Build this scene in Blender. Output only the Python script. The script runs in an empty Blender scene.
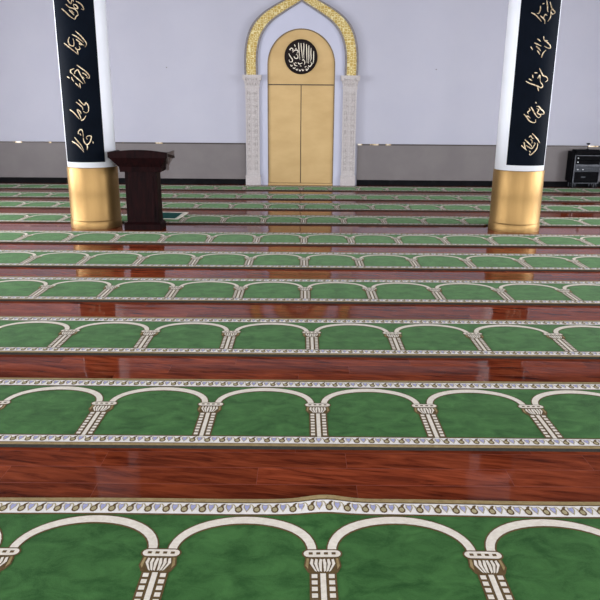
import bpy, bmesh, math, random
from mathutils import Vector, Matrix
random.seed(7)
S = bpy.context.scene
C = S.collection
PI = math.pi

# ---------------------------------------------------------------- camera
cam = bpy.data.cameras.new('camera')
cam.sensor_width = 36.0
cam.lens = 36.0 * 664.97 / 600.0
cam.clip_end = 200
co = bpy.data.objects.new('camera', cam)
C.objects.link(co)
Rv = Vector((0.99996936, 0.00278037, 0.00731774))
Uv = Vector((-0.00780001, 0.27471818, 0.96149315))
Bv = Rv.cross(Uv)
co.matrix_world = Matrix(((Rv.x, Uv.x, Bv.x, 0), (Rv.y, Uv.y, Bv.y, 0), (Rv.z, Uv.z, Bv.z, 1.70), (0, 0, 0, 1)))
S.camera = co

# ---------------------------------------------------------------- world, exposure, window daylight
S.view_settings.view_transform = 'Standard'
S.view_settings.look = 'None'
S.view_settings.gamma = 1.0
S.view_settings.use_curve_mapping = False
S.view_settings.exposure = 0.35
w = bpy.data.worlds.new('sky'); S.world = w; w.use_nodes = True
bg = w.node_tree.nodes['Background']
bg.inputs[0].default_value = (0.85, 0.92, 1.0, 1)
bg.inputs[1].default_value = 1.0

def area(name, loc, rot, sx, sy, power, col):
    l = bpy.data.lights.new(name, 'AREA'); l.shape = 'RECTANGLE'
    l.size = sx; l.size_y = sy; l.energy = power; l.color = col
    o = bpy.data.objects.new(name, l); C.objects.link(o)
    o.location = loc; o.rotation_euler = rot
    return o
X_WALL = 9.3; Y_BACK = 15.85; Y_REAR = -6.0; H_CEIL = 4.62
COOL = (0.93, 0.955, 1.0)
WIN_Y = [(-4.6, -1.4), (-0.4, 2.8), (3.8, 7.0), (8.0, 11.2)]
WIN_Z = (0.5, 3.1)
WIN_X = [(-8.2, -4.9), (-3.9, -0.6), (0.6, 3.9), (4.9, 8.2)]
REAR_Z = (0.25, 3.9)
for (y0, y1), pw in zip(WIN_Y, (200, 260, 380, 520)):
    area('daylight_left', (-X_WALL - 0.26, (y0 + y1) / 2, 1.8), (0, -PI / 2, 0), 2.6, y1 - y0, pw, COOL)
    area('daylight_right', (X_WALL + 0.26, (y0 + y1) / 2, 1.8), (0, PI / 2, 0), 2.6, y1 - y0, pw * 0.8, COOL)
for x0, x1 in WIN_X:
    area('daylight_rear', ((x0 + x1) / 2, Y_REAR - 0.26, 2.1), (PI / 2, 0, 0), x1 - x0, 3.6, 360, COOL)

# ---------------------------------------------------------------- materials
class NT:
    def __init__(s, name):
        s.m = bpy.data.materials.new(name); s.m.use_nodes = True
        s.t = s.m.node_tree; s.b = s.t.nodes['Principled BSDF']
    def n(s, typ, **kw):
        nd = s.t.nodes.new(typ)
        for k, v in kw.items(): setattr(nd, k, v)
        return nd
    def l(s, a, b): s.t.links.new(a, b)
    def setin(s, nd, i, v):
        if hasattr(v, 'links'): s.l(v, nd.inputs[i])
        else: nd.inputs[i].default_value = v
    def math(s, op, a, b=None, c=None):
        nd = s.n('ShaderNodeMath', operation=op)
        s.setin(nd, 0, a)
        if b is not None: s.setin(nd, 1, b)
        if c is not None: s.setin(nd, 2, c)
        return nd.outputs[0]
    def ramp(s, fac, stops):
        r = s.n('ShaderNodeValToRGB'); s.l(fac, r.inputs[0])
        e = r.color_ramp.elements
        e[0].position, e[0].color = stops[0][0], (*stops[0][1], 1)
        e[1].position, e[1].color = stops[-1][0], (*stops[-1][1], 1)
        for p, c in stops[1:-1]:
            x = e.new(p); x.color = (*c, 1)
        return r.outputs[0]
    def coord(s, scale=(1, 1, 1), loc=(0, 0, 0)):
        tc = s.n('ShaderNodeTexCoord'); mp = s.n('ShaderNodeMapping')
        mp.inputs['Scale'].default_value = scale; mp.inputs['Location'].default_value = loc
        s.l(tc.outputs['Object'], mp.inputs[0]); return mp.outputs[0]
    def noise(s, vec, scale, detail=3, rough=0.5, dist=0):
        nd = s.n('ShaderNodeTexNoise'); s.l(vec, nd.inputs['Vector'])
        nd.inputs['Scale'].default_value = scale; nd.inputs['Detail'].default_value = detail
        nd.inputs['Roughness'].default_value = rough; nd.inputs['Distortion'].default_value = dist
        return nd.outputs['Fac']
    def bump(s, h, strength, dist=0.01, normal=None):
        b = s.n('ShaderNodeBump'); b.inputs['Strength'].default_value = strength
        b.inputs['Distance'].default_value = dist
        s.l(h, b.inputs['Height'])
        if normal is not None: s.l(normal, b.inputs['Normal'])
        s.l(b.outputs[0], s.b.inputs['Normal']); return b.outputs[0]

def mat(name, c0, c1=None, rough=0.6, metal=0.0, scale=8, stretch=(1, 1, 1), bump=0.0, bscale=None, sheen=0, spec=0.5, dist=0, detail=3, lo=0.35, hi=0.65, coat=0):
    t = NT(name); c1 = c1 or c0
    v = t.coord(stretch)
    f = t.noise(v, scale, detail, 0.55, dist)
    t.l(t.ramp(f, [(lo, c0), (hi, c1)]), t.b.inputs['Base Color'])
    t.b.inputs['Roughness'].default_value = rough; t.b.inputs['Metallic'].default_value = metal
    t.b.inputs['Specular IOR Level'].default_value = spec
    t.b.inputs['Sheen Weight'].default_value = sheen
    t.b.inputs['Coat Weight'].default_value = coat
    if bump:
        g = t.noise(v, bscale or scale * 6, 2); t.bump(g, bump, 0.01)
    return t.m

def floor_mat():
    t = NT('lacquered_wood_floor')
    tc = t.n('ShaderNodeTexCoord'); sp = t.n('ShaderNodeSeparateXYZ'); t.l(tc.outputs['Object'], sp.inputs[0])
    x, y = sp.outputs[0], sp.outputs[1]
    ry = t.math('SUBTRACT', t.math('DIVIDE', y, 0.1525), 0.20)
    row = t.math('FLOOR', ry); fy = t.math('FRACT', ry)
    wn = t.n('ShaderNodeTexWhiteNoise', noise_dimensions='1D'); t.l(row, wn.inputs['W'])
    cx = t.math('ADD', t.math('DIVIDE', x, 1.22), t.math('MULTIPLY', wn.outputs['Value'], 7.0))
    col = t.math('FLOOR', cx); fx = t.math('FRACT', cx)
    cmb = t.n('ShaderNodeCombineXYZ'); t.l(col, cmb.inputs[0]); t.l(row, cmb.inputs[1])
    wc = t.n('ShaderNodeTexWhiteNoise', noise_dimensions='2D'); t.l(cmb.outputs[0], wc.inputs['Vector'])
    # grain, shifted from board to board
    g = t.n('ShaderNodeCombineXYZ')
    t.l(t.math('ADD', t.math('MULTIPLY', x, 2.2), t.math('MULTIPLY', wc.outputs['Value'], 31.0)), g.inputs[0])
    t.l(t.math('ADD', t.math('MULTIPLY', y, 15.0), t.math('MULTIPLY', x, 2.6)), g.inputs[1])
    t.l(t.math('MULTIPLY', wc.outputs['Value'], 9.0), g.inputs[2])
    n1 = t.noise(g.outputs[0], 1.6, 4, 0.6, 0.7)
    base = t.ramp(n1, [(0.30, (0.060, 0.010, 0.005)), (0.46, (0.165, 0.029, 0.011)), (0.70, (0.29, 0.060, 0.021))])
    hv = t.n('ShaderNodeHueSaturation'); t.l(base, hv.inputs['Color'])
    t.l(t.math('ADD', t.math('MULTIPLY', wc.outputs['Value'], 0.4), 0.8), hv.inputs['Value'])
    e1 = t.math('LESS_THAN', fy, 0.016); e2 = t.math('LESS_THAN', fx, 0.0012)
    edge = t.math('MAXIMUM', e1, e2)
    mx = t.n('ShaderNodeMix', data_type='RGBA'); t.l(edge, mx.inputs[0]); t.l(hv.outputs[0], mx.inputs[6])
    mx.inputs[7].default_value = (0.26, 0.085, 0.06, 1)  # joints coloured paler to paint the highlight along the board bevels
    t.l(mx.outputs[2], t.b.inputs['Base Color'])
    t.b.inputs['Roughness'].default_value = 0.055
    t.b.inputs['Specular IOR Level'].default_value = 0.09
    # every board lies at its own very slight tilt
    geo = t.n('ShaderNodeNewGeometry')
    vs = t.n('ShaderNodeVectorMath', operation='SUBTRACT'); t.l(wc.outputs['Color'], vs.inputs[0]); vs.inputs[1].default_value = (0.5, 0.5, 0.5)
    vm = t.n('ShaderNodeVectorMath', operation='MULTIPLY'); t.l(vs.outputs[0], vm.inputs[0]); vm.inputs[1].default_value = (0.010, 0.010, 0.0)
    va = t.n('ShaderNodeVectorMath', operation='ADD'); t.l(geo.outputs['Normal'], va.inputs[0]); t.l(vm.outputs[0], va.inputs[1])
    vn = t.n('ShaderNodeVectorMath', operation='NORMALIZE'); t.l(va.outputs[0], vn.inputs[0])
    t.l(vn.outputs[0], t.b.inputs['Normal'])
    return t.m

def pile_mat(name, c0, c1, scale=7, sheen=0.25, bstr=0.5):
    t = NT(name)
    geo = t.n('ShaderNodeNewGeometry')
    mp = t.n('ShaderNodeMapping'); t.l(geo.outputs['Position'], mp.inputs[0]); mp.inputs['Scale'].default_value = (1, 1.5, 1)
    v = mp.outputs[0]
    a = t.noise(v, scale, 5, 0.62, 0.6); b = t.noise(v, 160, 2)
    f = t.math('ADD', t.math('MULTIPLY', a, 0.85), t.math('MULTIPLY', b, 0.15))
    t.l(t.ramp(f, [(0.34, c0), (0.66, c1)]), t.b.inputs['Base Color'])
    t.b.inputs['Roughness'].default_value = 0.95; t.b.inputs['Specular IOR Level'].default_value = 0.1
    t.b.inputs['Sheen Weight'].default_value = sheen; t.b.inputs['Sheen Roughness'].default_value = 0.3; t.b.inputs['Sheen Tint'].default_value = (0.70, 1.0, 0.60, 1)
    t.bump(t.noise(v, 220, 2), bstr, 0.003)
    return t.m

def arabesque_mat():
    t = NT('gold_arabesque'); v = t.coord((1, 1, 1))
    vo = t.n('ShaderNodeTexVoronoi', feature='DISTANCE_TO_EDGE'); vo.inputs['Scale'].default_value = 13.5; vo.inputs['Randomness'].default_value = 0.35
    t.l(v, vo.inputs['Vector'])
    v2 = t.n('ShaderNodeTexVoronoi', feature='F1'); v2.inputs['Scale'].default_value = 13.5; v2.inputs['Randomness'].default_value = 0.35
    t.l(v, v2.inputs['Vector'])
    line = t.math('LESS_THAN', vo.outputs['Distance'], 0.07)
    ring = t.math('LESS_THAN', t.math('ABSOLUTE', t.math('SUBTRACT', v2.outputs['Distance'], 0.25)), 0.07)
    f = t.math('MAXIMUM', line, ring)
    mx = t.n('ShaderNodeMix', data_type='RGBA'); t.l(f, mx.inputs[0])
    mx.inputs[6].default_value = (0.42, 0.28, 0.06, 1); mx.inputs[7].default_value = (0.64, 0.55, 0.28, 1)
    t.l(mx.outputs[2], t.b.inputs['Base Color'])
    t.b.inputs['Metallic'].default_value = 0.25; t.b.inputs['Roughness'].default_value = 0.45
    t.bump(f, 0.5, 0.01)
    return t.m

def stone_mat():
    t = NT('carved_pinkish_stone'); v = t.coord((1, 1, 1))
    vo = t.n('ShaderNodeTexVoronoi', feature='DISTANCE_TO_EDGE'); vo.inputs['Scale'].default_value = 16; vo.inputs['Randomness'].default_value = 0.5
    t.l(v, vo.inputs['Vector'])
    n = t.noise(v, 30, 3)
    f = t.math('ADD', t.math('MULTIPLY', vo.outputs['Distance'], 1.2), t.math('MULTIPLY', n, 0.5))
    t.l(t.ramp(f, [(0.15, (0.43, 0.385, 0.38)), (0.5, (0.50, 0.46, 0.45))]), t.b.inputs['Base Color'])
    t.b.inputs['Roughness'].default_value = 0.8
    t.bump(f, 0.3, 0.01)
    return t.m

def rail_mat():
    t = NT('worn_gilt_glint_rail'); v = t.coord((3.2, 1, 1))
    n = t.noise(v, 1.6, 3)
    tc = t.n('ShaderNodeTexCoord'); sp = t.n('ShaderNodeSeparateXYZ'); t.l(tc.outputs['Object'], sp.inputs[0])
    m1 = t.math('MULTIPLY', t.math('LESS_THAN', sp.outputs[0], -5.4), 0.08)  # glints painted into the worn gilt towards the left end
    m2 = t.math('MULTIPLY', t.math('LESS_THAN', t.math('ABSOLUTE', t.math('SUBTRACT', sp.outputs[0], 1.7)), 0.45), 0.10)  # painted glints just right of the mihrab
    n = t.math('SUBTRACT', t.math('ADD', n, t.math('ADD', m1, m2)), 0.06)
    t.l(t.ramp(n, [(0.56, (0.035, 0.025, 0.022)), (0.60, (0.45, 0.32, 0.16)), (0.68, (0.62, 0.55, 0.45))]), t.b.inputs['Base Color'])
    t.b.inputs['Roughness'].default_value = 0.35; t.b.inputs['Metallic'].default_value = 0.3
    return t.m

M = {
 'floor': floor_mat(),
 'wall': mat('lilac_white_plaster', (0.43, 0.425, 0.50), (0.445, 0.44, 0.51), 0.75, scale=1.5, bump=0.05, bscale=60),
 'wains': mat('grey_wall_panel', (0.165, 0.146, 0.146), (0.180, 0.160, 0.158), 0.6, spec=0.25, scale=2.5, bump=0.04, bscale=80),
 'black': mat('black_paint', (0.005, 0.005, 0.006), (0.008, 0.008, 0.009), 0.8, spec=0.05),
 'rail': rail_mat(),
 'ceil': mat('ceiling_paint', (0.14, 0.13, 0.13), (0.16, 0.15, 0.15), 0.85, scale=2),
 'white': mat('white_painted_column', (0.86, 0.88, 0.94), (0.88, 0.90, 0.96), 0.45, scale=2),
 'surround': mat('white_surround', (0.45, 0.455, 0.56), (0.47, 0.475, 0.58), 0.6, scale=2),
 'gold': mat('brushed_gold_sheet', (0.26, 0.155, 0.055), (0.30, 0.182, 0.067), 0.46, 0.82, scale=2, stretch=(3, 3, 0.5)),
 'golddoor': mat('matt_gold_door', (0.42, 0.275, 0.11), (0.50, 0.34, 0.15), 0.5, 0.35, scale=1.3, stretch=(1, 1, 2.2), detail=5, lo=0.3, hi=0.7),
 'recess_shade': mat('dark_recess_shade', (0.12, 0.08, 0.04), (0.20, 0.14, 0.07), 0.5, 0.4),
 'goldline': mat('dark_gap', (0.06, 0.04, 0.02), (0.08, 0.05, 0.03), 0.6),
 'gilt': mat('gilt_lettering', (0.22, 0.15, 0.08), (0.50, 0.41, 0.28), 0.35, 0.5, scale=30),
 'cream': mat('cream_lettering', (0.66, 0.58, 0.46), (0.80, 0.72, 0.60), 0.5, 0.1, scale=30),
 'navy': mat('navy_black_board', (0.0015, 0.003, 0.006), (0.0025, 0.0045, 0.009), 0.6, spec=0.03, scale=2, bump=0.05, bscale=30),
 'disc': mat('black_disc', (0.008, 0.004, 0.004), (0.012, 0.007, 0.007), 0.6, spec=0.12),
 'arab': arabesque_mat(),
 'greyrim': mat('grey_stone_rim', (0.15, 0.13, 0.13), (0.22, 0.20, 0.20), 0.7, scale=20, bump=0.2),
 'stone': stone_mat(),
 'wood': mat('dark_mahogany', (0.004, 0.0012, 0.0015), (0.012, 0.0028, 0.003), 0.6, spec=0.05, scale=4, stretch=(6, 6, 0.8), dist=0.5),
 'woodlit': mat('mahogany_lit_side', (0.07, 0.050, 0.047), (0.11, 0.085, 0.08), 0.5, scale=10),  # paler copy of the wood, paints light falling on the right side
 'green': pile_mat('green_carpet_pile', (0.018, 0.074, 0.017), (0.058, 0.168, 0.046), sheen=0.15),
 'ivory': pile_mat('ivory_carpet_pile', (0.70, 0.64, 0.54), (0.84, 0.79, 0.70), 40, 0.0, 0.3),
 'white_pile': pile_mat('white_carpet_pile', (0.78, 0.75, 0.72), (0.90, 0.87, 0.84), 40, 0.0, 0.3),
 'brown': pile_mat('brown_carpet_outline', (0.095, 0.058, 0.022), (0.15, 0.100, 0.045), 40, 0.0, 0.3),
 'tan': pile_mat('olive_tan_carpet_edge', (0.26, 0.185, 0.080), (0.38, 0.29, 0.145), 30, 0.0, 0.3),
 'blue': pile_mat('lilac_blue_carpet_motif', (0.32, 0.33, 0.55), (0.44, 0.45, 0.66), 40, 0.0, 0.3),
 'olive': pile_mat('pale_olive_carpet_bud', (0.36, 0.31, 0.17), (0.48, 0.42, 0.26), 40, 0.0, 0.3),
 'side': mat('carpet_side_shade', (0.010, 0.009, 0.007), (0.020, 0.017, 0.012), 0.95, scale=60),  # near-black, paints the shadow line under the carpet edges
 'teal': pile_mat('teal_rug_pile', (0.004, 0.05, 0.045), (0.010, 0.09, 0.075), 20, 0.0, 0.3),
 'rackblk': mat('rack_black', (0.003, 0.003, 0.004), (0.006, 0.006, 0.007), 0.7, spec=0.04, scale=12),
 'alu': mat('aluminium', (0.07, 0.072, 0.082), (0.12, 0.124, 0.14), 0.5, 0.3, spec=0.1, scale=12),
 'face': mat('grey_gear_face', (0.045, 0.048, 0.056), (0.075, 0.08, 0.09), 0.6, 0.1, spec=0.1, scale=12),
 'knob': mat('pale_knob', (0.55, 0.56, 0.58), (0.65, 0.66, 0.68), 0.4),
 'frame': mat('window_frame', (0.5, 0.5, 0.5), (0.55, 0.55, 0.55), 0.5),
}

# ---------------------------------------------------------------- mesh helpers
def link(name, me, mats, parent=None, loc=(0, 0, 0), smooth=False):
    for m in (mats if isinstance(mats, (list, tuple)) else [mats]): me.materials.append(M[m])
    if smooth:
        for p in me.polygons: p.use_smooth = True
    o = bpy.data.objects.new(name, me); C.objects.link(o)
    o.location = loc
    if parent: o.parent = parent
    return o
def bm_obj(name, bm, mats, parent=None, loc=(0, 0, 0), smooth=False, bevel=0):
    bmesh.ops.recalc_face_normals(bm, faces=bm.faces)
    me = bpy.data.meshes.new(name); bm.to_mesh(me); bm.free()
    o = link(name, me, mats, parent, loc, smooth)
    if bevel:
        b = o.modifiers.new('bevel', 'BEVEL'); b.width = bevel; b.segments = 2; b.limit_method = 'ANGLE'
    return o
def box(bm, x0, x1, y0, y1, z0, z1, mi=0):
    v = [bm.verts.new(p) for p in ((x0, y0, z0), (x1, y0, z0), (x1, y1, z0), (x0, y1, z0), (x0, y0, z1), (x1, y0, z1), (x1, y1, z1), (x0, y1, z1))]
    for q in ((0, 3, 2, 1), (4, 5, 6, 7), (0, 1, 5, 4), (1, 2, 6, 5), (2, 3, 7, 6), (3, 0, 4, 7)):
        bm.faces.new([v[i] for i in q]).material_index = mi
def frustum(bm, a, b):          # a, b = (x0,x1,y0,y1,z)
    v = [bm.verts.new(p) for r in (a, b) for p in ((r[0], r[2], r[4]), (r[1], r[2], r[4]), (r[1], r[3], r[4]), (r[0], r[3], r[4]))]
    for q in ((0, 3, 2, 1), (4, 5, 6, 7), (0, 1, 5, 4), (1, 2, 6, 5), (2, 3, 7, 6), (3, 0, 4, 7)):
        bm.faces.new([v[i] for i in q])
def prism_xz(bm, pts, y0, y1):   # closed outline in XZ extruded along Y
    n = len(pts)
    a = [bm.verts.new((x, y0, z)) for x, z in pts]; b = [bm.verts.new((x, y1, z)) for x, z in pts]
    bm.faces.new(a); bm.faces.new(b[::-1])
    for i in range(n):
        j = (i + 1) % n; bm.faces.new((a[i], b[i], b[j], a[j]))
def lathe(bm, prof, seg=64, cx=0, cy=0, cap=True):
    rings = []
    for r, z in prof:
        rings.append([bm.verts.new((cx + r * math.cos(2 * PI * i / seg), cy + r * math.sin(2 * PI * i / seg), z)) for i in range(seg)])
    for a, b in zip(rings, rings[1:]):
        for i in range(seg):
            j = (i + 1) % seg; bm.faces.new((a[i], a[j], b[j], b[i]))
    if cap: bm.faces.new(rings[0][::-1]); bm.faces.new(rings[-1])
def cyl_y(bm, cx, cz, r, y0, y1, seg=32, r2=None):
    r2 = r if r2 is None else r2
    a = [bm.verts.new((cx + r * math.cos(2 * PI * i / seg), y0, cz + r * math.sin(2 * PI * i / seg))) for i in range(seg)]
    b = [bm.verts.new((cx + r2 * math.cos(2 * PI * i / seg), y1, cz + r2 * math.sin(2 * PI * i / seg))) for i in range(seg)]
    bm.faces.new(a); bm.faces.new(b[::-1])
    for i in range(seg):
        j = (i + 1) % seg; bm.faces.new((a[i], b[i], b[j], a[j]))
def smooth_pts(pts, n=5):
    if len(pts) < 3:
        (x0, y0), (x1, y1) = pts
        return [(x0 + (x1 - x0) * i / n, y0 + (y1 - y0) * i / n) for i in range(n + 1)]
    P = [pts[0]] + list(pts) + [pts[-1]]; out = []
    for i in range(1, len(P) - 2):
        p0, p1, p2, p3 = P[i - 1:i + 3]
        for k in range(n):
            t = k / n
            out.append(tuple(0.5 * (2 * p1[a] + (p2[a] - p0[a]) * t + (2 * p0[a] - 5 * p1[a] + 4 * p2[a] - p3[a]) * t * t + (3 * p1[a] - p0[a] - 3 * p2[a] + p3[a]) * t ** 3) for a in (0, 1)))
    out.append(tuple(pts[-1])); return out
def ribbon(bm, pts, width, h0, h1, mapf, tip=0.35):   # brush stroke of varying width, standing h1 proud
    q = smooth_pts(pts); n = len(q); rows = []
    for i, (x, y) in enumerate(q):
        a = q[max(i - 1, 0)]; b = q[min(i + 1, n - 1)]
        dx, dy = b[0] - a[0], b[1] - a[1]; L = math.hypot(dx, dy) or 1
        t = i / (n - 1); hw = width / 2 * (tip + (1 - tip) * math.sin(PI * min(1, t * 1.15 + 0.05)) ** 0.8 if t < 0.9 else tip)
        nx, ny = -dy / L * hw, dx / L * hw
        rows.append([bm.verts.new(mapf(x + nx, y + ny, h0)), bm.verts.new(mapf(x + nx, y + ny, h1)), bm.verts.new(mapf(x - nx, y - ny, h1)), bm.verts.new(mapf(x - nx, y - ny, h0))])
    for a, b in zip(rows, rows[1:]):
        for k in range(4):
            j = (k + 1) % 4; bm.faces.new((a[k], a[j], b[j], b[k]))
    bm.faces.new(rows[0][::-1]); bm.faces.new(rows[-1])
def thing(name, label, cat, loc=(0, 0, 0), group=None):
    o = bpy.data.objects.new(name, None); C.objects.link(o); o.location = loc
    o['label'] = label; o['category'] = cat
    if group: o['group'] = group
    return o
def tag(o, label, cat, group=None):
    o['label'] = label; o['category'] = cat
    if group: o['group'] = group
    return o
def struct(name, bm, m, **k):
    o = bm_obj(name, bm, m, **k); o['kind'] = 'structure'; return o

# ---------------------------------------------------------------- room shell
bm = bmesh.new(); box(bm, -X_WALL - 0.3, X_WALL + 0.3, Y_REAR - 0.3, Y_BACK + 0.3, -0.2, 0); struct('floor', bm, 'floor')
bm = bmesh.new(); box(bm, -X_WALL - 0.3, X_WALL + 0.3, Y_REAR - 0.3, Y_BACK + 0.3, H_CEIL, H_CEIL + 0.2); struct('ceiling', bm, 'ceil')
bm = bmesh.new(); box(bm, -X_WALL, X_WALL, Y_BACK + 0.001, Y_BACK + 0.3, 0, H_CEIL); struct('wall_back', bm, 'wall')
def pierced(name, along, spans, z0, z1, c0, c1, m):
    bm = bmesh.new(); lo, hi = along
    def bb(a, b, za, zb):
        if name == 'wall_rear': box(bm, a, b, c0, c1, za, zb)
        else: box(bm, c0, c1, a, b, za, zb)
    bb(lo, hi, 0, z0); bb(lo, hi, z1, H_CEIL)
    e = [lo] + [v for s in spans for v in s] + [hi]
    for a, b in zip(e[::2], e[1::2]): bb(a, b, z0, z1)
    struct(name, bm, m)
pierced('wall_left', (Y_REAR, Y_BACK), WIN_Y, *WIN_Z, -X_WALL - 0.2, -X_WALL, 'wall')
pierced('wall_right', (Y_REAR, Y_BACK), WIN_Y, *WIN_Z, X_WALL, X_WALL + 0.2, 'wall')
pierced('wall_rear', (-X_WALL, X_WALL), WIN_X, *REAR_Z, Y_REAR - 0.2, Y_REAR, 'wall')
k = 0
for sx in (-1, 1):
    for y0, y1 in WIN_Y:
        k += 1; bm = bmesh.new(); xa, xb = sorted((sx * (X_WALL + 0.07), sx * (X_WALL + 0.13)))
        for a, b in ((y0, y0 + .06), ((y0 + y1) / 2 - .03, (y0 + y1) / 2 + .03), (y1 - .06, y1)): box(bm, xa, xb, a, b, *WIN_Z)
        for a in (WIN_Z[0], 2.2, WIN_Z[1] - .06): box(bm, xa, xb, y0, y1, a, a + .06)
        struct('window_%d' % k, bm, 'frame')
for x0, x1 in WIN_X:
    k += 1; bm = bmesh.new()
    for a, b in ((x0, x0 + .06), ((x0 + x1) / 2 - .03, (x0 + x1) / 2 + .03), (x1 - .06, x1)): box(bm, a, b, Y_REAR - .13, Y_REAR - .07, *REAR_Z)
    for a in (REAR_Z[0], 2.3, REAR_Z[1] - .06): box(bm, x0, x1, Y_REAR - .13, Y_REAR - .07, a, a + .06)
    struct('window_%d' % k, bm, 'frame')
PX = 1.30
bm = bmesh.new()
for a, b in ((-X_WALL, -PX), (PX, X_WALL)): box(bm, a, b, Y_BACK - 0.03, Y_BACK, 0.13, 0.925)
struct('trim_1', bm, 'wains')
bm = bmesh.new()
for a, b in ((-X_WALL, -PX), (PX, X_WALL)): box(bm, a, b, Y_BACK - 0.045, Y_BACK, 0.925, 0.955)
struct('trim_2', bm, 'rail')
bm = bmesh.new()
for a, b in ((-X_WALL, -PX), (PX, X_WALL)): box(bm, a, b, Y_BACK - 0.02, Y_BACK, 0, 0.13)
struct('baseboard_back', bm, 'black')

# ---------------------------------------------------------------- prayer carpets
PITCH = 0.632; CW = 0.885; CT = 0.018; XE = 8.53
MATS = ['green', 'ivory', 'brown', 'tan', 'blue', 'white_pile', 'side', 'olive']
G_, I_, B_, T_, L_, W_, S_, O_ = range(8)
def carpet_mesh(name, notch=(), ripple=None):
    bm = bmesh.new()
    def rz(x, y): return ripple(x, y) if ripple else 0.0
    def inside(x, y): return any((x - cx) ** 2 + (y - cy) ** 2 < r * r for cx, cy, r in notch)
    def V(x, y, h): return bm.verts.new((x, y, CT + h + rz(x, y)))
    def poly(pts, mi, h):
        if notch and any(inside(*p) for p in pts): return
        f = bm.faces.new([V(x, y, h) for x, y in pts])
        f.material_index = mi
    def strip(a, b, mi, h, step=0.0316):      # full-length band, a..b measured from the back edge
        n = int(round(2 * XE / step))
        ya, yb = CW - a, CW - b
        for i in range(n):
            x0 = -XE + i * 2 * XE / n; x1 = -XE + (i + 1) * 2 * XE / n
            poly([(x0, yb), (x1, yb), (x1, ya), (x0, ya)], mi, h)
    # layers stand 0.5 to 2 mm proud of each other: carved pile
    for a in [0.03 * i for i in range(29)]: strip(a, min(a + 0.03, CW), G_, 0, 0.0316 * (1 if ripple else 3) if not notch else 0.0316)
    strip(0, 0.030, T_, 0.0008); strip(0.027, 0.034, B_, 0.0014)
    strip(0.034, 0.116, W_, 0.0008); strip(0.116, 0.127, B_, 0.0010)
    strip(0.772, 0.782, B_, 0.0010); strip(0.782, 0.855, W_, 0.0008)
    strip(0.855, 0.859, B_, 0.0014); strip(0.857, CW, T_, 0.0008)
    # side faces
    n = int(round(2 * XE / 0.0632))
    for yy in (0, CW):
        for i in range(n):
            x0 = -XE + i * 2 * XE / n; x1 = -XE + (i + 1) * 2 * XE / n
            if notch and (inside(x0, yy) or inside(x1, yy)): continue
            q = [(x0, yy, 0), (x1, yy, 0), (x1, yy, CT + 0.0008 + rz(x1, yy)), (x0, yy, CT + 0.0008 + rz(x0, yy))]
            bm.faces.new([bm.verts.new(p) for p in q]).material_index = S_
    for xx in (-XE, XE):
        bm.faces.new([bm.verts.new(p) for p in ((xx, 0, 0), (xx, CW, 0), (xx, CW, CT), (xx, 0, CT))]).material_index = S_
    if not notch: bm.faces.new([bm.verts.new(p) for p in ((-XE, 0, 0.001), (-XE, CW, 0.001), (XE, CW, 0.001), (XE, 0, 0.001))]).material_index = S_
    # border motifs: a curled stem with a bud, then a little lilac bell
    def disc(cx, d, rx, ry, mi, h, n=9):
        poly([(cx + rx * math.cos(2 * PI * i / n), CW - d + ry * math.sin(2 * PI * i / n)) for i in range(n)], mi, h)
    mp = PITCH / 8; nm = int(XE / mp)
    for d0, d1 in ((0.034, 0.116), (0.782, 0.855)):
        k = (d1 - d0) / 0.082
        for i in range(-nm, nm):
            u = (i + 0.5) * mp
            D = lambda v: d0 + v * (d1 - d0)
            disc(u, D(0.60), 0.0170, 0.0245 * k, B_, 0.0014)
            disc(u, D(0.60), 0.0105, 0.0155 * k, O_, 0.0019, 9)
            poly([(u - 0.006, CW - D(0.45)), (u + 0.000, CW - D(0.18)), (u + 0.012, CW - D(0.06)), (u + 0.019, CW - D(0.10)), (u + 0.011, CW - D(0.26)), (u + 0.012, CW - D(0.48))][::-1], B_, 0.0015)
            poly([(u - 0.017, CW - D(0.55)), (u - 0.020, CW - D(0.30)), (u - 0.030, CW - D(0.10)), (u - 0.022, CW - D(0.12)), (u - 0.012, CW - D(0.34))][::-1], O_, 0.0014)
            poly([(u + 0.021, CW - D(0.10)), (u + 0.035, CW - D(0.17)), (u + 0.050, CW - D(0.10)), (u + 0.0515, CW - D(0.40)), (u + 0.036, CW - D(0.84)), (u + 0.0205, CW - D(0.42))][::-1], O_, 0.0011)
            poly([(u + 0.026, CW - D(0.16)), (u + 0.035, CW - D(0.24)), (u + 0.045, CW - D(0.16)), (u + 0.046, CW - D(0.38)), (u + 0.036, CW - D(0.72)), (u + 0.025, CW - D(0.40))][::-1], L_, 0.0015)
    # arcade
    def quadband(p, q, mi, h):
        for i in range(len(p) - 1): poly([p[i], p[i + 1], q[i + 1], q[i]], mi, h)
    na = int(XE / PITCH)
    NA = 22
    for c in range(-na, na):
        x0 = (c + 0.5) * PITCH; yb = CW - 0.372
        def ell(a, b): return [(x0 - a * math.cos(PI * i / NA), yb + b * math.sin(PI * i / NA) ** 0.92) for i in range(NA + 1)]
        quadband(ell(0.301, 0.243), ell(0.254, 0.180), B_, 0.0009)
        quadband(ell(0.295, 0.236), ell(0.261, 0.189), I_, 0.0016)
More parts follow.
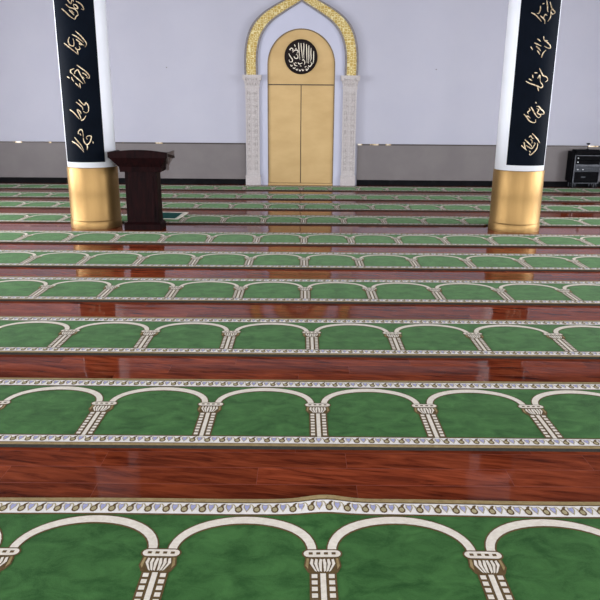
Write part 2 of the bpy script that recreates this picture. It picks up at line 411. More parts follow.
    for c in range(-na, na + 1):
        x = c * PITCH
        R = lambda a, b, d0, d1, mi, h: poly([(x + a, CW - d1), (x + b, CW - d1), (x + b, CW - d0), (x + a, CW - d0)], mi, h)
        for s in (0,):
            # abacus with rounded ends
            def pill(hw, d0, d1, mi, h):
                r = (d1 - d0) / 2; m = (d0 + d1) / 2
                pts = [(x + hw - r + r * math.cos(a), CW - m + r * math.sin(a)) for a in [(-PI / 2 + PI * i / 6) for i in range(7)]]
                pts += [(x - hw + r + r * math.cos(a), CW - m + r * math.sin(a)) for a in [(PI / 2 + PI * i / 6) for i in range(7)]]
                poly(pts, mi, h)
            pill(0.080, 0.354, 0.409, B_, 0.0019); pill(0.073, 0.361, 0.402, I_, 0.0025)
            for u in (-0.045, -0.015, 0.015, 0.045): R(u - 0.008, u + 0.008, 0.374, 0.388, B_, 0.0030)
        # capital
        poly([(x - 0.066, CW - 0.404), (x - 0.072, CW - 0.455), (x - 0.056, CW - 0.492), (x + 0.056, CW - 0.492), (x + 0.072, CW - 0.455), (x + 0.066, CW - 0.404)], B_, 0.0014)
        for sg in (-1, 1):
            q = [(x + sg * 0.061, CW - 0.410), (x + sg * 0.066, CW - 0.452), (x + sg * 0.056, CW - 0.472), (x + sg * 0.052, CW - 0.410)]
            poly(q if sg > 0 else q[::-1], T_, 0.0020)
            for a0, a1 in ((0.004, 0.007), (0.013, 0.024), (0.022, 0.041)):
                q = [(x + sg * a0, CW - 0.488), (x + sg * (a0 + 0.008), CW - 0.482), (x + sg * (a1 + 0.008), CW - 0.440), (x + sg * (a1 + 0.003), CW - 0.412), (x + sg * (a1 - 0.006), CW - 0.416), (x + sg * (a1 - 0.004), CW - 0.445)]
                poly(q if sg > 0 else q[::-1], I_, 0.0022)
        # shaft
        R(-0.051, 0.051, 0.488, 0.772, B_, 0.0012)
        R(-0.0105, 0.0105, 0.496, 0.780, I_, 0.0020)
        for j in range(8):
            d = 0.500 + j * 0.0345
            for sg in (-1, 1): R(min(sg * 0.0215, sg * 0.043), max(sg * 0.0215, sg * 0.043), d, d + 0.022, I_, 0.0020)
    bmesh.ops.remove_doubles(bm, verts=bm.verts, dist=0.00005)
    me = bpy.data.meshes.new(name); bm.normal_update()
    for f in bm.faces:
        if f.normal.z < -0.5 and f.material_index != S_: f.normal_flip()
    bm.to_mesh(me); bm.free(); return me
BACK = [2.62, 4.00, 5.325, 6.69, 8.045, 9.39, 11.02, 12.55, 13.95, 15.45]
XO = [0.093, 0.106, 0.090, 0.045, 0.040, 0.040, 0.039, 0.01, 0.0, 0.0]
COLS = [(-3.08, 9.95), (3.20, 9.95)]
LBL = ['green arcade-patterned prayer carpet closest to the camera, cut off by the bottom of the photo',
 'second green prayer carpet from the camera, whole white columns and bright border showing',
 'third green prayer carpet strip from the camera, across the middle of the photo',
 'fourth green prayer carpet strip from the camera on the red wood floor',
 'fifth green prayer carpet strip from the camera, two strips in front of the lectern',
 'green prayer carpet strip running just in front of the lectern and the gold column feet',
 'green prayer carpet strip meeting the backs of the column feet, teal rug on it',
 'second green prayer carpet strip behind the lectern, third from the mihrab wall',
 'second green prayer carpet strip from the mihrab wall',
 'farthest green prayer carpet strip, directly at the foot of the mihrab and wall']
def rip0(x, y):
    return 0.022 * math.exp(-((x - 0.02) / 0.11) ** 2) * max(0, (y - 0.55) / 0.335) ** 1.5 + 0.0025 * (math.sin(x * 2.3 + 1) + 1) * (y / CW) + 0.002 * math.sin(x * 5.1)+0.002
carp = link('prayer_carpet', carpet_mesh('prayer_carpet', ripple=None), MATS)
for i in range(10):
    sc = 1.0 if i < 2 else 0.97
    yf = BACK[i] - CW * sc
    if i == 0: o = link('prayer_carpet', carpet_mesh('prayer_carpet_rippled', ripple=rip0), MATS)
    elif i == 6:
        yf = 10.15; sc = (BACK[6] - yf) / CW
        o = link('prayer_carpet', carpet_mesh('prayer_carpet_notched', notch=[(cx - XO[6], cy - yf, 0.395) for cx, cy in COLS]), MATS)
    elif i == 1: o = carp
    else: o = carp.copy(); C.objects.link(o)
    o.location = (XO[i], yf, 0.0); o.scale = (1, sc, 1)
    tag(o, LBL[i], 'carpet', 'strips of green prayer carpet laid in rows')

# ---------------------------------------------------------------- mihrab
mih = thing('mihrab', 'arched mihrab with gold doors, gold arabesque arch and carved stone pilasters on the far wall', 'prayer niche', (-0.022, Y_BACK, 0))
def cr(pts, n=6): return smooth_pts(pts, n)
OUT = cr([(1.275, 2.45), (1.278, 2.72), (1.262, 3.0), (1.20, 3.29), (1.08, 3.53), (0.885, 3.73), (0.655, 3.88), (0.43, 4.00), (0.21, 4.12), (0.0, 4.27)])
INN = cr([(0.975, 2.45), (0.978, 2.76), (0.957, 3.0), (0.893, 3.24), (0.775, 3.44), (0.617, 3.60), (0.42, 3.73), (0.224, 3.85), (0.09, 3.925), (0.0, 3.985)])
def lerp(a, b, t): return (a[0] + (b[0] - a[0]) * t, a[1] + (b[1] - a[1]) * t)
def archband(name, t0, t1, y0, m):
    bm = bmesh.new(); a = [lerp(p, q, t0) for p, q in zip(OUT, INN)]; b = [lerp(p, q, t1) for p, q in zip(OUT, INN)]
    a = a + [(-x, z) for x, z in a[-2::-1]]; b = b + [(-x, z) for x, z in b[-2::-1]]
    rows = [[bm.verts.new((p[0], 0, p[1])), bm.verts.new((p[0], y0, p[1])), bm.verts.new((q[0], y0, q[1])), bm.verts.new((q[0], 0, q[1]))] for p, q in zip(a, b)]
    for r, s in zip(rows, rows[1:]):
        for k in range(4):
            j = (k + 1) % 4; bm.faces.new((r[k], r[j], s[j], s[k]))
    bm.faces.new(rows[0]); bm.faces.new(rows[-1][::-1])
    return bm_obj(name, bm, m, mih)
archband('arch_band', 0.14, 0.86, -0.085, 'arab')
for a, b in ((0.0, 0.14), (0.86, 1.0)): archband('arch_rim', a, b, -0.11, 'greyrim')
# white surround: everything inside the arch except the round-headed door opening
DW = 0.750; DZ = 2.675
bm = bmesh.new()
N = 28
door = [(DW, 0.0), (DW, 1.0), (DW, 2.0)] + [(DW * math.cos(PI / 2 * i / N), DZ + DW * math.sin(PI / 2 * i / N)) for i in range(N + 1)]
inn = cr([(0.965, 0.0), (0.965, 1.2), (0.975, 2.3), (0.978, 2.76), (0.957, 3.0), (0.893, 3.24), (0.775, 3.44), (0.617, 3.60), (0.42, 3.73), (0.224, 3.85), (0.09, 3.925), (0.0, 3.985)], 6)
def resample(p, n):
    L = [0]
    for a, b in zip(p, p[1:]): L.append(L[-1] + math.dist(a, b))
    out = []; j = 0
    for i in range(n):
        t = L[-1] * i / (n - 1)
        while j < len(p) - 2 and L[j + 1] < t: j += 1
        out.append(lerp(p[j], p[j + 1], 0 if L[j + 1] == L[j] else min(1, (t - L[j]) / (L[j + 1] - L[j]))))
    return out
da, ia = resample(door, 60), resample(inn, 60)
for sg in (-1, 1):
    rows = []
    for p, q in zip(da, ia):
        rows.append([bm.verts.new((sg * p[0], 0, p[1])), bm.verts.new((sg * p[0], -0.06, p[1])), bm.verts.new((sg * q[0], -0.06, q[1])), bm.verts.new((sg * q[0], 0, q[1]))])
    for r, s in zip(rows, rows[1:]):
        for k in range(4):
            j = (k + 1) % 4; bm.faces.new((r[k], r[j], s[j], s[k]))
bm_obj('arch_surround', bm, 'surround', mih)
# gold tympanum and two leaves with a dark joint behind
bm = bmesh.new(); prism_xz(bm, [(DW, 2.262)] + [(DW * math.cos(PI * i / 48), DZ + DW * math.sin(PI * i / 48)) for i in range(49)] + [(-DW, 2.262)], -0.03, -0.004)
tym = bm_obj('arched_door_head', bm, 'golddoor', mih)
for sg in (-1, 1):
    bm = bmesh.new(); a, b = sorted((sg * 0.009, sg * (DW - 0.004))); box(bm, a, b, -0.03, -0.004, 0.05, 2.238)
    bm_obj('door_leaf', bm, 'golddoor', mih, bevel=0.004)
bm = bmesh.new(); box(bm, -DW, DW, -0.008, 0, 0.0, 2.40); bm_obj('door_backing', bm, 'goldline', mih)
bm = bmesh.new(); box(bm, -DW, DW, -0.075, 0.0, 0.0, 0.045); bm_obj('threshold', bm, 'golddoor', mih, bevel=0.004)
bm = bmesh.new(); rows = []
for p in [(DW, 0.0)] + [(DW * math.cos(PI * i / 48), DZ + DW * math.sin(PI * i / 48)) for i in range(49)] + [(-DW, 0.0)]:
    dx, dz = (p[0] / DW, 0) if p[1] < DZ else (p[0] / DW, (p[1] - DZ) / DW)
    rows.append([bm.verts.new((p[0] + dx * a, y, p[1] + dz * a)) for a, y in ((-0.012, 0), (-0.012, -0.066), (0.010, -0.066), (0.010, 0))])
for a, b in zip(rows, rows[1:]):
    for k in range(4): bm.faces.new((a[k], a[(k + 1) % 4], b[(k + 1) % 4], b[k]))
bm_obj('door_shade_outline', bm, 'recess_shade', mih)  # added dark band, paints the shade at the recessed door's edge
# medallion
bm = bmesh.new(); cyl_y(bm, 0, 0, 0.355, -0.05, 0, 56)
med = bm_obj('medallion', bm, 'disc', tym, loc=(-0.008, -0.03, 2.845))
bm = bmesh.new(); rr = []
for i in range(56):
    a = 2 * PI * i / 56
    rr.append([bm.verts.new((r * math.cos(a), y, r * math.sin(a))) for r, y in ((0.372, 0), (0.366, -0.045), (0.352, -0.06), (0.340, -0.05), (0.345, -0.0))])
for i in range(56):
    a, b = rr[i], rr[(i + 1) % 56]
    for k in range(5): bm.faces.new((a[k], a[(k + 1) % 5], b[(k + 1) % 5], b[k]))
bm_obj('medallion_rim', bm, 'disc', tym, loc=(-0.008, -0.03, 2.845), smooth=True)
MS = [[(258,85),(262,150),(270,240),(282,350)],[(298,90),(305,170),(318,260),(325,330)],[(345,88),(348,160),(345,240),(350,330)],[(388,105),(395,200),(398,300),(402,400)],[(430,125),(430,220),(432,330),(425,410)],[(468,165),(465,240),(470,330),(455,380)],[(512,215),(512,290),(510,370),(495,420)],
 [(95,255),(120,300),(155,350),(150,385),(110,385),(100,350)],[(105,195),(140,170),(165,190),(150,215)],[(190,110),(205,150)],[(160,235),(190,205),(235,200),(250,235),(225,250)],[(180,300),(205,330),(245,325),(245,280),(215,270)],
 [(125,430),(140,455),(160,440)],[(165,480),(190,492),(205,470)],[(215,500),(235,515),(250,495)],[(268,510),(285,530),(300,510)],[(315,500),(335,525),(352,505)],[(385,490),(395,520),(425,490),(415,465)],[(425,440),(450,460),(480,420),(465,385)],
 [(205,395),(225,410)],[(285,445),(308,455)],[(335,340),(365,385),(355,430)],[(365,470),(395,455)],[(180,400),(200,440),(240,450)],[(250,395),(275,420),(325,400)],[(320,360),(340,350)],[(205,180),(225,170)],[(115,195),(120,205)]]
bm = bmesh.new()
for s in MS: ribbon(bm, [((x - 300) * 0.00133, (303 - y) * 0.00133) for x, y in s], 0.020, -0.052, -0.062, lambda u, v, h: (u, h, v), tip=0.5)
o = bm_obj('calligraphy', bm, 'cream', tym, loc=(-0.008, -0.03, 2.845))
o['label'] = 'raised cream calligraphy in the round black medallion'
# pilasters
for sg in (-1, 1):
    px = sg * 1.104
    bm = bmesh.new(); box(bm, -0.155, 0.155, -0.10, 0, 0.24, 2.17)
    for a, b in ((-0.155, -0.125), (0.125, 0.155)): box(bm, a, b, -0.118, -0.10, 0.24, 2.17)
    for a in (-0.055, 0.042): box(bm, a, a + 0.013, -0.112, -0.10, 0.34, 2.10)
    for j in range(13):            # carved rosettes up the face
        z = 0.38 + j * 0.14
        cyl_y(bm, 0, z, 0.018, -0.118, -0.10, 8)
        for q in range(4):
            a = PI / 4 + q * PI / 2
            cyl_y(bm, 0.085 * (1 if math.cos(a) > 0 else -1), z + 0.03 * math.sin(a), 0.016, -0.112, -0.10, 7, 0.022)
    pil = bm_obj('pilaster', bm, 'stone', mih, loc=(px, 0, 0))
    bm = bmesh.new(); box(bm, -0.172, 0.172, -0.135, 0, 0.0, 0.20); frustum(bm, (-0.180, 0.180, -0.145, 0, 0.20), (-0.160, 0.160, -0.12, 0, 0.245))
    bm_obj('pilaster_base', bm, 'stone', pil)
    bm = bmesh.new(); box(bm, -0.172, 0.172, -0.135, 0, 2.165, 2.20)
    frustum(bm, (-0.158, 0.158, -0.115, 0, 2.20), (-0.195, 0.195, -0.165, 0, 2.40))
    box(bm, -0.215, 0.215, -0.185, 0, 2.40, 2.45)
    for rowi, (z, y, w, n, hh) in enumerate(((2.205, -0.13, 0.30, 5, 0.095), (2.29, -0.150, 0.35, 6, 0.10))):
        for j in range(n):         # carved leaves
            xc = -w / 2 + w * (j + 0.5) / n; hw = w / n * 0.42
            pts = [(xc - hw, z), (xc + hw, z), (xc + hw * 0.9, z + hh * 0.6), (xc, z + hh), (xc - hw * 0.9, z + hh * 0.6)]
            a = [bm.verts.new((x_, y + 0.012, z_)) for x_, z_ in pts]
            t_ = bm.verts.new((xc, y - 0.03, z + hh * 0.75))
            for q in range(5): bm.faces.new((a[q], a[(q + 1) % 5], t_))
            bm.faces.new(a[::-1])
    for s2 in (-1, 1): cyl_y(bm, s2 * 0.178, 2.365, 0.035, -0.20, -0.10, 14)
    bm_obj('capital', bm, 'stone', pil)

# small fixings on the plaster
for x, side in ((-3.06, 'left'), (3.02, 'right')):
    bm = bmesh.new(); cyl_y(bm, 0, 0, 0.013, -0.012, 0, 12); cyl_y(bm, 0, 0, 0.007, -0.030, -0.012, 10)
    tag(bm_obj('wall_fixing', bm, 'greyrim', loc=(x, Y_BACK, 2.60)), 'tiny dark fixing on the pale wall %s of the mihrab' % side, 'wall fixing', 'tiny wall fixings')

# ---------------------------------------------------------------- columns
def column(cx, cy, side):
    t = thing('column', 'round white column with gold metal foot, %s' % side, 'column', (cx, cy, 0), 'white columns with gold feet')
    bm = bmesh.new(); lathe(bm, [(0.347, 0.885), (0.347, 1.8), (0.347, 2.8), (0.347, H_CEIL - 0.002)], 72); bm_obj('shaft', bm, 'white', t, smooth=True)
    bm = bmesh.new(); seg = 96; prof = [(0.368, 0.0), (0.370, 0.02), (0.368, 0.105), (0.364, 0.112), (0.361, 0.118), (0.360, 0.5), (0.360, 0.875), (0.356, 0.885), (0.347, 0.885)]
    rings = []
    for r, z in prof:   # thin sheet wrapped round the column: slight buckles and one overlapping seam
        ring = []
        for i in range(seg):
            a = 2 * PI * i / seg
            rr = r + 0.0016 * math.sin(a * 5 + 0.7 + (0 if cx < 0 else 2)) + 0.0010 * math.sin(a * 11 + z * 2)
            ring.append(bm.verts.new((rr * math.cos(a), rr * math.sin(a), z)))
        rings.append(ring)
    for a, b in zip(rings, rings[1:]):
        for i in range(seg):
            j = (i + 1) % seg; bm.faces.new((a[i], a[j], b[j], b[i]))
    bm_obj('gold_foot', bm, 'gold', t, smooth=True)
    bm = bmesh.new(); lathe(bm, [(0.364, 0.112), (0.3705, 0.116), (0.3705, 0.121), (0.363, 0.124)], 72, cap=False); bm_obj('foot_ring', bm, 'gold', t, smooth=True)
    return t
column(*COLS[0], 'standing left of the mihrab beside the dark lectern')
column(*COLS[1], 'standing right of the mihrab, nearer the black equipment rack')

GL = {"L":[[[[-0.369,2.977],[-0.22,2.933],[-0.074,2.88],[0.088,2.842]],[[-0.196,3.031],[-0.071,2.992],[0.094,2.974],[0.189,2.941],[0.212,2.904]],[[-0.089,2.962],[0.0,2.925],[0.078,2.895]],[[-0.015,2.955],[0.072,2.917]],[[0.088,2.842],[0.147,2.88],[0.232,2.9]],[[-0.108,3.119],[-0.096,3.075],[-0.008,3.037],[0.033,3.082],[0.01,3.119]],[[0.074,3.03],[0.184,3.016],[0.217,2.979],[0.117,2.985],[0.073,3.022]],[[0.174,3.068],[0.291,3.047],[0.385,3.011],[0.417,2.967],[0.338,2.977]],[[0.07,3.112],[0.091,3.06]]],[[[-0.4,2.547],[-0.244,2.507],[-0.072,2.456],[0.099,2.406]],[[-0.158,2.621],[-0.215,2.579],[-0.18,2.525],[-0.038,2.51],[-0.007,2.556],[-0.03,2.602]],[[0.075,2.697],[0.201,2.656],[0.333,2.6],[0.424,2.54],[0.364,2.497]],[[-0.051,2.655],[0.092,2.629],[0.209,2.595],[0.325,2.558]],[[0.075,2.594],[0.173,2.564],[0.259,2.534],[0.338,2.52]],[[0.182,2.56],[0.197,2.53],[0.298,2.527]],[[0.022,2.491],[0.08,2.464],[0.185,2.472],[0.162,2.51]],[[0.089,2.456],[0.109,2.402]]],[[[-0.384,2.116],[-0.285,2.096]],[[-0.079,2.221],[-0.21,2.201],[-0.206,2.166],[-0.119,2.142]],[[-0.208,2.111],[-0.18,2.08],[-0.128,2.052]],[[-0.072,2.15],[-0.055,2.182],[0.048,2.205],[0.094,2.174],[0.157,2.119],[0.231,2.072],[0.275,2.033]],[[0.029,2.267],[0.178,2.225],[0.315,2.187],[0.43,2.137],[0.423,2.097],[0.321,2.112]],[[-0.121,2.135],[0.004,2.095],[0.123,2.052],[0.201,2.025]],[[-0.076,2.032],[0.055,1.981]],[[0.076,2.032],[0.095,1.965]],[[0.197,2.166],[0.307,2.144],[0.373,2.113]],[[0.157,2.119],[0.256,2.096]]],[[[-0.393,1.683],[-0.258,1.65],[-0.126,1.598],[-0.034,1.554]],[[-0.001,1.815],[0.088,1.775],[0.188,1.744],[0.246,1.776],[0.321,1.728],[0.309,1.663],[0.22,1.639],[0.129,1.663]],[[-0.108,1.783],[0.018,1.747],[0.107,1.711],[0.122,1.679]],[[-0.095,1.687],[-0.059,1.647],[0.007,1.59],[0.034,1.534]],[[-0.073,1.687],[0.02,1.655],[0.04,1.623]],[[0.028,1.534],[0.13,1.558],[0.213,1.603]]],[[[-0.419,1.254],[-0.23,1.218],[-0.087,1.165],[0.035,1.107]],[[-0.283,1.308],[-0.172,1.259],[-0.046,1.198],[0.029,1.132]],[[-0.127,1.354],[-0.095,1.395],[0.011,1.416],[0.056,1.371],[0.055,1.313]],[[-0.067,1.362],[-0.017,1.334]],[[0.054,1.305],[0.075,1.248],[0.164,1.21],[0.277,1.243],[0.345,1.321],[0.241,1.33],[0.162,1.309],[0.2,1.28]],[[0.164,1.21],[0.179,1.173],[0.15,1.136]],[[0.385,1.251],[0.402,1.226]]]],"R":[[[[-0.399,2.972],[-0.283,2.951],[-0.152,2.909],[-0.026,2.86]],[[-0.116,3.052],[-0.105,3.007],[-0.145,2.962],[-0.206,2.962]],[[-0.086,2.932],[0.016,2.902],[0.089,2.872],[0.1,2.831]],[[-0.051,3.078],[0.021,3.082]],[[0.027,2.902],[0.09,2.948],[0.161,2.933]],[[0.086,3.12],[0.123,3.068],[0.153,3.001],[0.182,2.979]],[[0.214,3.106],[0.28,3.048],[0.355,3.012],[0.476,2.981],[0.374,2.956],[0.286,2.988],[0.325,3.022]],[[0.289,2.981],[0.296,2.92],[0.205,2.862]]],[[[-0.31,2.545],[-0.229,2.506]],[[-0.199,2.594],[-0.081,2.575],[0.052,2.553]],[[-0.127,2.552],[-0.002,2.514],[0.047,2.491]],[[-0.072,2.498],[0.038,2.445]],[[-0.109,2.644],[-0.031,2.625],[0.015,2.61]],[[0.107,2.676],[0.142,2.63],[0.269,2.601],[0.412,2.561],[0.423,2.53],[0.29,2.532],[0.164,2.554]],[[0.168,2.619],[0.286,2.624]],[[0.103,2.407],[0.145,2.461],[0.25,2.505]]],[[[-0.36,2.103],[-0.23,2.075],[-0.068,2.056],[0.067,2.037],[0.223,2.018],[0.262,2.05],[0.165,2.092],[0.129,2.139],[0.093,2.186]],[[-0.265,2.134],[-0.144,2.107]],[[-0.153,2.185],[-0.122,2.142]],[[-0.097,2.213],[0.021,2.209]],[[0.071,2.268],[0.165,2.214],[0.235,2.179],[0.397,2.157],[0.453,2.119],[0.364,2.094]],[[0.04,2.139],[0.107,2.178],[0.138,2.147]],[[0.069,2.029],[0.13,1.974]],[[0.211,2.179],[0.315,2.164]]],[[[-0.322,1.668],[-0.231,1.636],[-0.111,1.58],[0.025,1.556],[0.126,1.561],[0.116,1.597]],[[-0.152,1.745],[-0.124,1.717],[-0.193,1.697],[-0.165,1.669]],[[-0.233,1.644],[-0.147,1.636],[-0.077,1.613]],[[-0.094,1.765],[0.007,1.71],[0.112,1.654],[0.228,1.618]],[[0.052,1.83],[0.087,1.81]],[[0.102,1.77],[0.195,1.771],[0.279,1.739],[0.425,1.703],[0.436,1.671],[0.3,1.67]],[[0.121,1.742],[0.208,1.727],[0.161,1.686],[0.277,1.662],[0.31,1.638],[0.227,1.622]]],[[[0.042,1.408],[0.168,1.368],[0.293,1.323],[0.388,1.277]],[[0.043,1.107],[0.138,1.137],[0.247,1.182],[0.306,1.24],[0.28,1.281]],[[-0.197,1.325],[-0.08,1.285],[0.039,1.248],[0.094,1.215]],[[-0.221,1.292],[-0.189,1.247],[-0.145,1.198]],[[-0.136,1.247],[-0.02,1.219],[0.085,1.203],[0.157,1.24],[0.195,1.273],[0.145,1.281]],[[-0.055,1.355],[-0.005,1.375],[0.058,1.347],[0.129,1.339]],[[0.015,1.17],[0.049,1.145]],[[0.006,1.33],[0.069,1.306],[0.067,1.273]],[[-0.306,1.246],[-0.213,1.214],[-0.098,1.181]],[[0.014,1.132],[0.054,1.107]]]]}
def board(cx, cy, key, label):
    t = thing('calligraphy_board', label, 'wall board', (cx, cy, 0), 'curved calligraphy boards on the columns')
    r0, r1, ha, zb, zt = 0.3475, 0.374, math.radians(46), 0.965, 3.95
    bm = bmesh.new(); n = 40; rows = []
    for i in range(n + 1):
        a = -ha + 2 * ha * i / n
        rows.append([bm.verts.new((r * math.sin(a), -r * math.cos(a), z)) for r, z in ((r0, zb), (r1, zb), (r1, zt), (r0, zt))])
    for a, b in zip(rows, rows[1:]):
        for k in range(4):
            j = (k + 1) % 4; bm.faces.new((a[k], a[j], b[j], b[k]))
    bm.faces.new(rows[0]); bm.faces.new(rows[-1][::-1])
    bm_obj('panel', bm, 'navy', t, smooth=False)
    def mapf(u, v, h): a = u / r1; return ((r1 + h) * math.sin(a), -(r1 + h) * math.cos(a), v)
    for gl in GL[key]:
        bm = bmesh.new()
        for s in gl: ribbon(bm, [(a * r1, z) for a, z in s], 0.0135, -0.001, 0.008, mapf, tip=0.4)
        bm_obj('calligraphy', bm, 'gilt', t)
    return t
board(*COLS[0], 'L', 'tall curved navy board with gold calligraphy on the left column, above the lectern')
board(*COLS[1], 'R', 'tall curved navy board with gold calligraphy on the right column')

# ---------------------------------------------------------------- lectern
t = thing('lectern', 'dark mahogany lectern with flared top standing beside the left column', 'lectern', (-2.29, 9.56, 0))
bm = bmesh.new(); frustum(bm, (-0.275, 0.262, 0.0, 0.36, 0.0), (-0.275, 0.262, 0.0, 0.36, 0.085)); frustum(bm, (-0.275, 0.262, 0.0, 0.36, 0.085), (-0.245, 0.235, 0.04, 0.34, 0.115))
bm_obj('plinth', bm, 'wood', t, bevel=0.006)
bm = bmesh.new(); frustum(bm, (-0.237, 0.226, 0.045, 0.33, 0.11), (-0.232, 0.220, 0.045, 0.33, 0.84))
body = bm_obj('body', bm, 'wood', t, bevel=0.006)
bm = bmesh.new(); prism_xz(bm, [(-0.19, 0.18), (0.18, 0.18), (0.175, 0.78), (-0.185, 0.78)], 0.037, 0.046); bm_obj('front_panel', bm, 'wood', body, bevel=0.003)
bm = bmesh.new(); frustum(bm, (-0.29, 0.29, 0.02, 0.40, 0.835), (-0.30, 0.30, 0.01, 0.42, 0.905)); frustum(bm, (-0.30, 0.30, 0.01, 0.42, 0.905), (-0.42, 0.378, -0.05, 0.48, 1.035))
bm_obj('neck', bm, 'wood', t, bevel=0.004)
bm = bmesh.new(); pts = [(-0.43, 1.033), (0.40, 1.033), (0.405, 1.112)] + [(0.405 - 0.835 * i / 14, 1.112 + 0.034 * math.sin(PI * i / 14)) for i in range(1, 14)] + [(-0.43, 1.112)]
prism_xz(bm, pts, -0.06, -0.02); bm_obj('front_board', bm, 'wood', t, bevel=0.004)
bm = bmesh.new(); 
a = [bm.verts.new(p) for p in ((-0.43, -0.02, 1.095), (0.405, -0.02, 1.095), (0.405, 0.52, 1.035), (-0.43, 0.52, 1.035), (-0.43, -0.02, 1.06), (0.405, -0.02, 1.06), (0.405, 0.52, 1.0), (-0.43, 0.52, 1.0))]
for q in ((0, 1, 2, 3), (7, 6, 5, 4), (0, 4, 5, 1), (1, 5, 6, 2), (2, 6, 7, 3), (3, 7, 4, 0)): bm.faces.new([a[i] for i in q])
bm_obj('reading_top', bm, 'wood', t, bevel=0.003)
for s in (-1, 1):
    bm = bmesh.new(); yy = [(-0.02, 1.112), (0.50, 1.112), (0.50, 1.03), (0.40, 0.90), (0.40, 0.835), (0.30, 0.835), (0.30, 0.93), (-0.02, 1.03)]
    x0 = 0.383 if s > 0 else -0.43
    a = [bm.verts.new((x0 + (-0.07 if z < 0.95 else 0) * s, y, z)) for y, z in yy]; b = [bm.verts.new((x0 + 0.024 + (-0.07 if z < 0.95 else 0) * s, y, z)) for y, z in yy]
    bm.faces.new(a); bm.faces.new(b[::-1])
    for i in range(8): bm.faces.new((a[i], b[i], b[(i + 1) % 8], a[(i + 1) % 8]))
    o = bm_obj('side_bracket', bm, 'woodlit' if s > 0 else 'wood', t)
    if s > 0: o['label'] = 'side bracket painted paler for the light on it'

# teal rug on the carpet behind the lectern
bm = bmesh.new()
def slab(pts, z0, z1, mi):
    a = [bm.verts.new((x, y, z0)) for x, y in pts]; b = [bm.verts.new((x, y, z1)) for x, y in pts]
    bm.faces.new(a[::-1]).material_index = mi; bm.faces.new(b).material_index = mi
    for i in range(len(pts)):
        j = (i + 1) % len(pts); bm.faces.new((a[i], a[j], b[j], b[i])).material_index = mi
slab([(-0.42, -0.30), (0.36, -0.33), (0.42, 0.37), (-0.36, 0.40)], 0, 0.010, 1)
slab([(-0.35, -0.29), (0.31, -0.325), (0.33, 0.28), (-0.29, 0.33)], 0.010, 0.0125, 0)
tag(bm_obj('small_rug', bm, ['teal', 'ivory'], loc=(-2.31, 10.80, CT + 0.0035)), 'small dark teal rug with pale edge peeping out behind the lectern', 'rug')

# ---------------------------------------------------------------- equipment rack
t = thing('equipment_rack', 'black wheeled equipment rack with grey audio gear against the right end of the wall', 'equipment rack', (6.52, 15.45, 0))
bm = bmesh.new()
for a, b in ((-0.30, -0.275), (0.275, 0.30)): box(bm, a, b, 0, 0.33, 0.13, 0.80)
box(bm, -0.275, 0.275, 0, 0.33, 0.13, 0.155); box(bm, -0.275, 0.275, 0, 0.33, 0.775, 0.80); box(bm, -0.275, 0.275, 0.31, 0.33, 0.155, 0.775)
case = bm_obj('case', bm, 'rackblk', t)
for s in (-1, 1):
    bm = bmesh.new(); a = s * 0.29; box(bm, a - 0.012, a + 0.012, -0.012, 0, 0.13, 0.75); bm_obj('rail', bm, 'alu', case)
for z in (0.13, 0.748):
    bm = bmesh.new(); box(bm, -0.302, 0.302, -0.012, 0, z - 0.006, z + 0.010); bm_obj('edge_trim', bm, 'alu', case)
bm = bmesh.new(); box(bm, -0.285, 0.30, -0.01, 0.30, 0.80, 0.835); frustum(bm, (-0.27, 0.29, 0.0, 0.28, 0.835), (-0.27, 0.29, 0.12, 0.28, 0.875))
mx = bm_obj('mixing_console', bm, 'rackblk', t)
for j in range(10):
    bm = bmesh.new(); box(bm, -0.24 + j * 0.052, -0.228 + j * 0.052, 0.03, 0.05, 0.844, 0.860); bm_obj('fader_knob', bm, 'rackblk', mx)
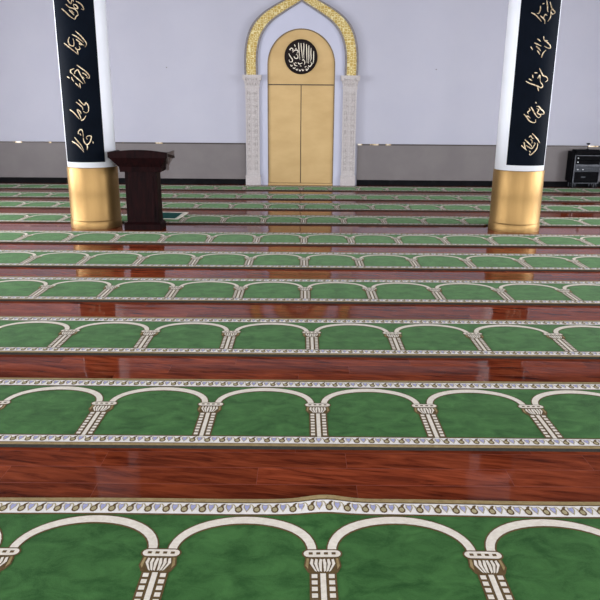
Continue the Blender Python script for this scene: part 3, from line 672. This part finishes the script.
def unit(z0, z1, m, knobs=(), grill=False):
    bm = bmesh.new(); box(bm, -0.272, 0.272, -0.02, 0.28, z0, z1)
    if grill:
        for j in range(3): box(bm, -0.20 + j * 0.15, -0.09 + j * 0.15, -0.028, -0.02, z0 + 0.015, z1 - 0.015)
    u = bm_obj('gear_unit', bm, m, t, bevel=0.003)
    for x, z in knobs:
        bm = bmesh.new(); cyl_y(bm, x, z, 0.013, -0.045, -0.02, 14); bm_obj('knob', bm, 'knob', u)
unit(0.655, 0.735, 'rackblk', [(-0.235, 0.695)])
unit(0.565, 0.645, 'rackblk', [(-0.235, 0.605)])
unit(0.505, 0.555, 'alu')
unit(0.385, 0.500, 'face', [(-0.22, 0.44), (-0.1, 0.44)], True)
unit(0.165, 0.375, 'rackblk', [])
bm = bmesh.new(); box(bm, -0.12, -0.02, -0.022, -0.02, 0.255, 0.285); bm_obj('badge', bm, 'face', t)
# lid leaning on the left side
bm = bmesh.new(); box(bm, -0.345, -0.31, 0.03, 0.33, 0.16, 0.84); bm_obj('side_cover', bm, 'rackblk', t, bevel=0.006)
for x in (-0.24, 0.24):
    for y in (0.045, 0.29):
        bm = bmesh.new(); r = 0.045
        n = 20; a = [bm.verts.new((x - 0.014, y + r * math.cos(2 * PI * i / n), r + r * math.sin(2 * PI * i / n))) for i in range(n)]
        b = [bm.verts.new((x + 0.014, y + r * math.cos(2 * PI * i / n), r + r * math.sin(2 * PI * i / n))) for i in range(n)]
        bm.faces.new(a); bm.faces.new(b[::-1])
        for i in range(n): bm.faces.new((a[i], b[i], b[(i + 1) % n], a[(i + 1) % n]))
        c = bm_obj('caster', bm, 'rackblk', t)
        bm = bmesh.new(); box(bm, x - 0.03, x - 0.018, y - 0.02, y + 0.02, 0.03, 0.13); box(bm, x + 0.018, x + 0.03, y - 0.02, y + 0.02, 0.03, 0.13)
        bm_obj('caster_fork', bm, 'alu', c)
bm = bmesh.new(); lathe(bm, [(0.030, 0.0), (0.030, 0.012), (0.006, 0.016), (0.006, 0.10), (0.014, 0.11)], 16); frustum(bm, (-0.022, 0.022, -0.03, 0.03, 0.11), (-0.030, 0.034, -0.04, 0.03, 0.145))
tag(bm_obj('microphone', bm, 'rackblk', loc=(6.57, 15.66, 0.875)), 'small black microphone on a short stand on top of the equipment rack', 'microphone')
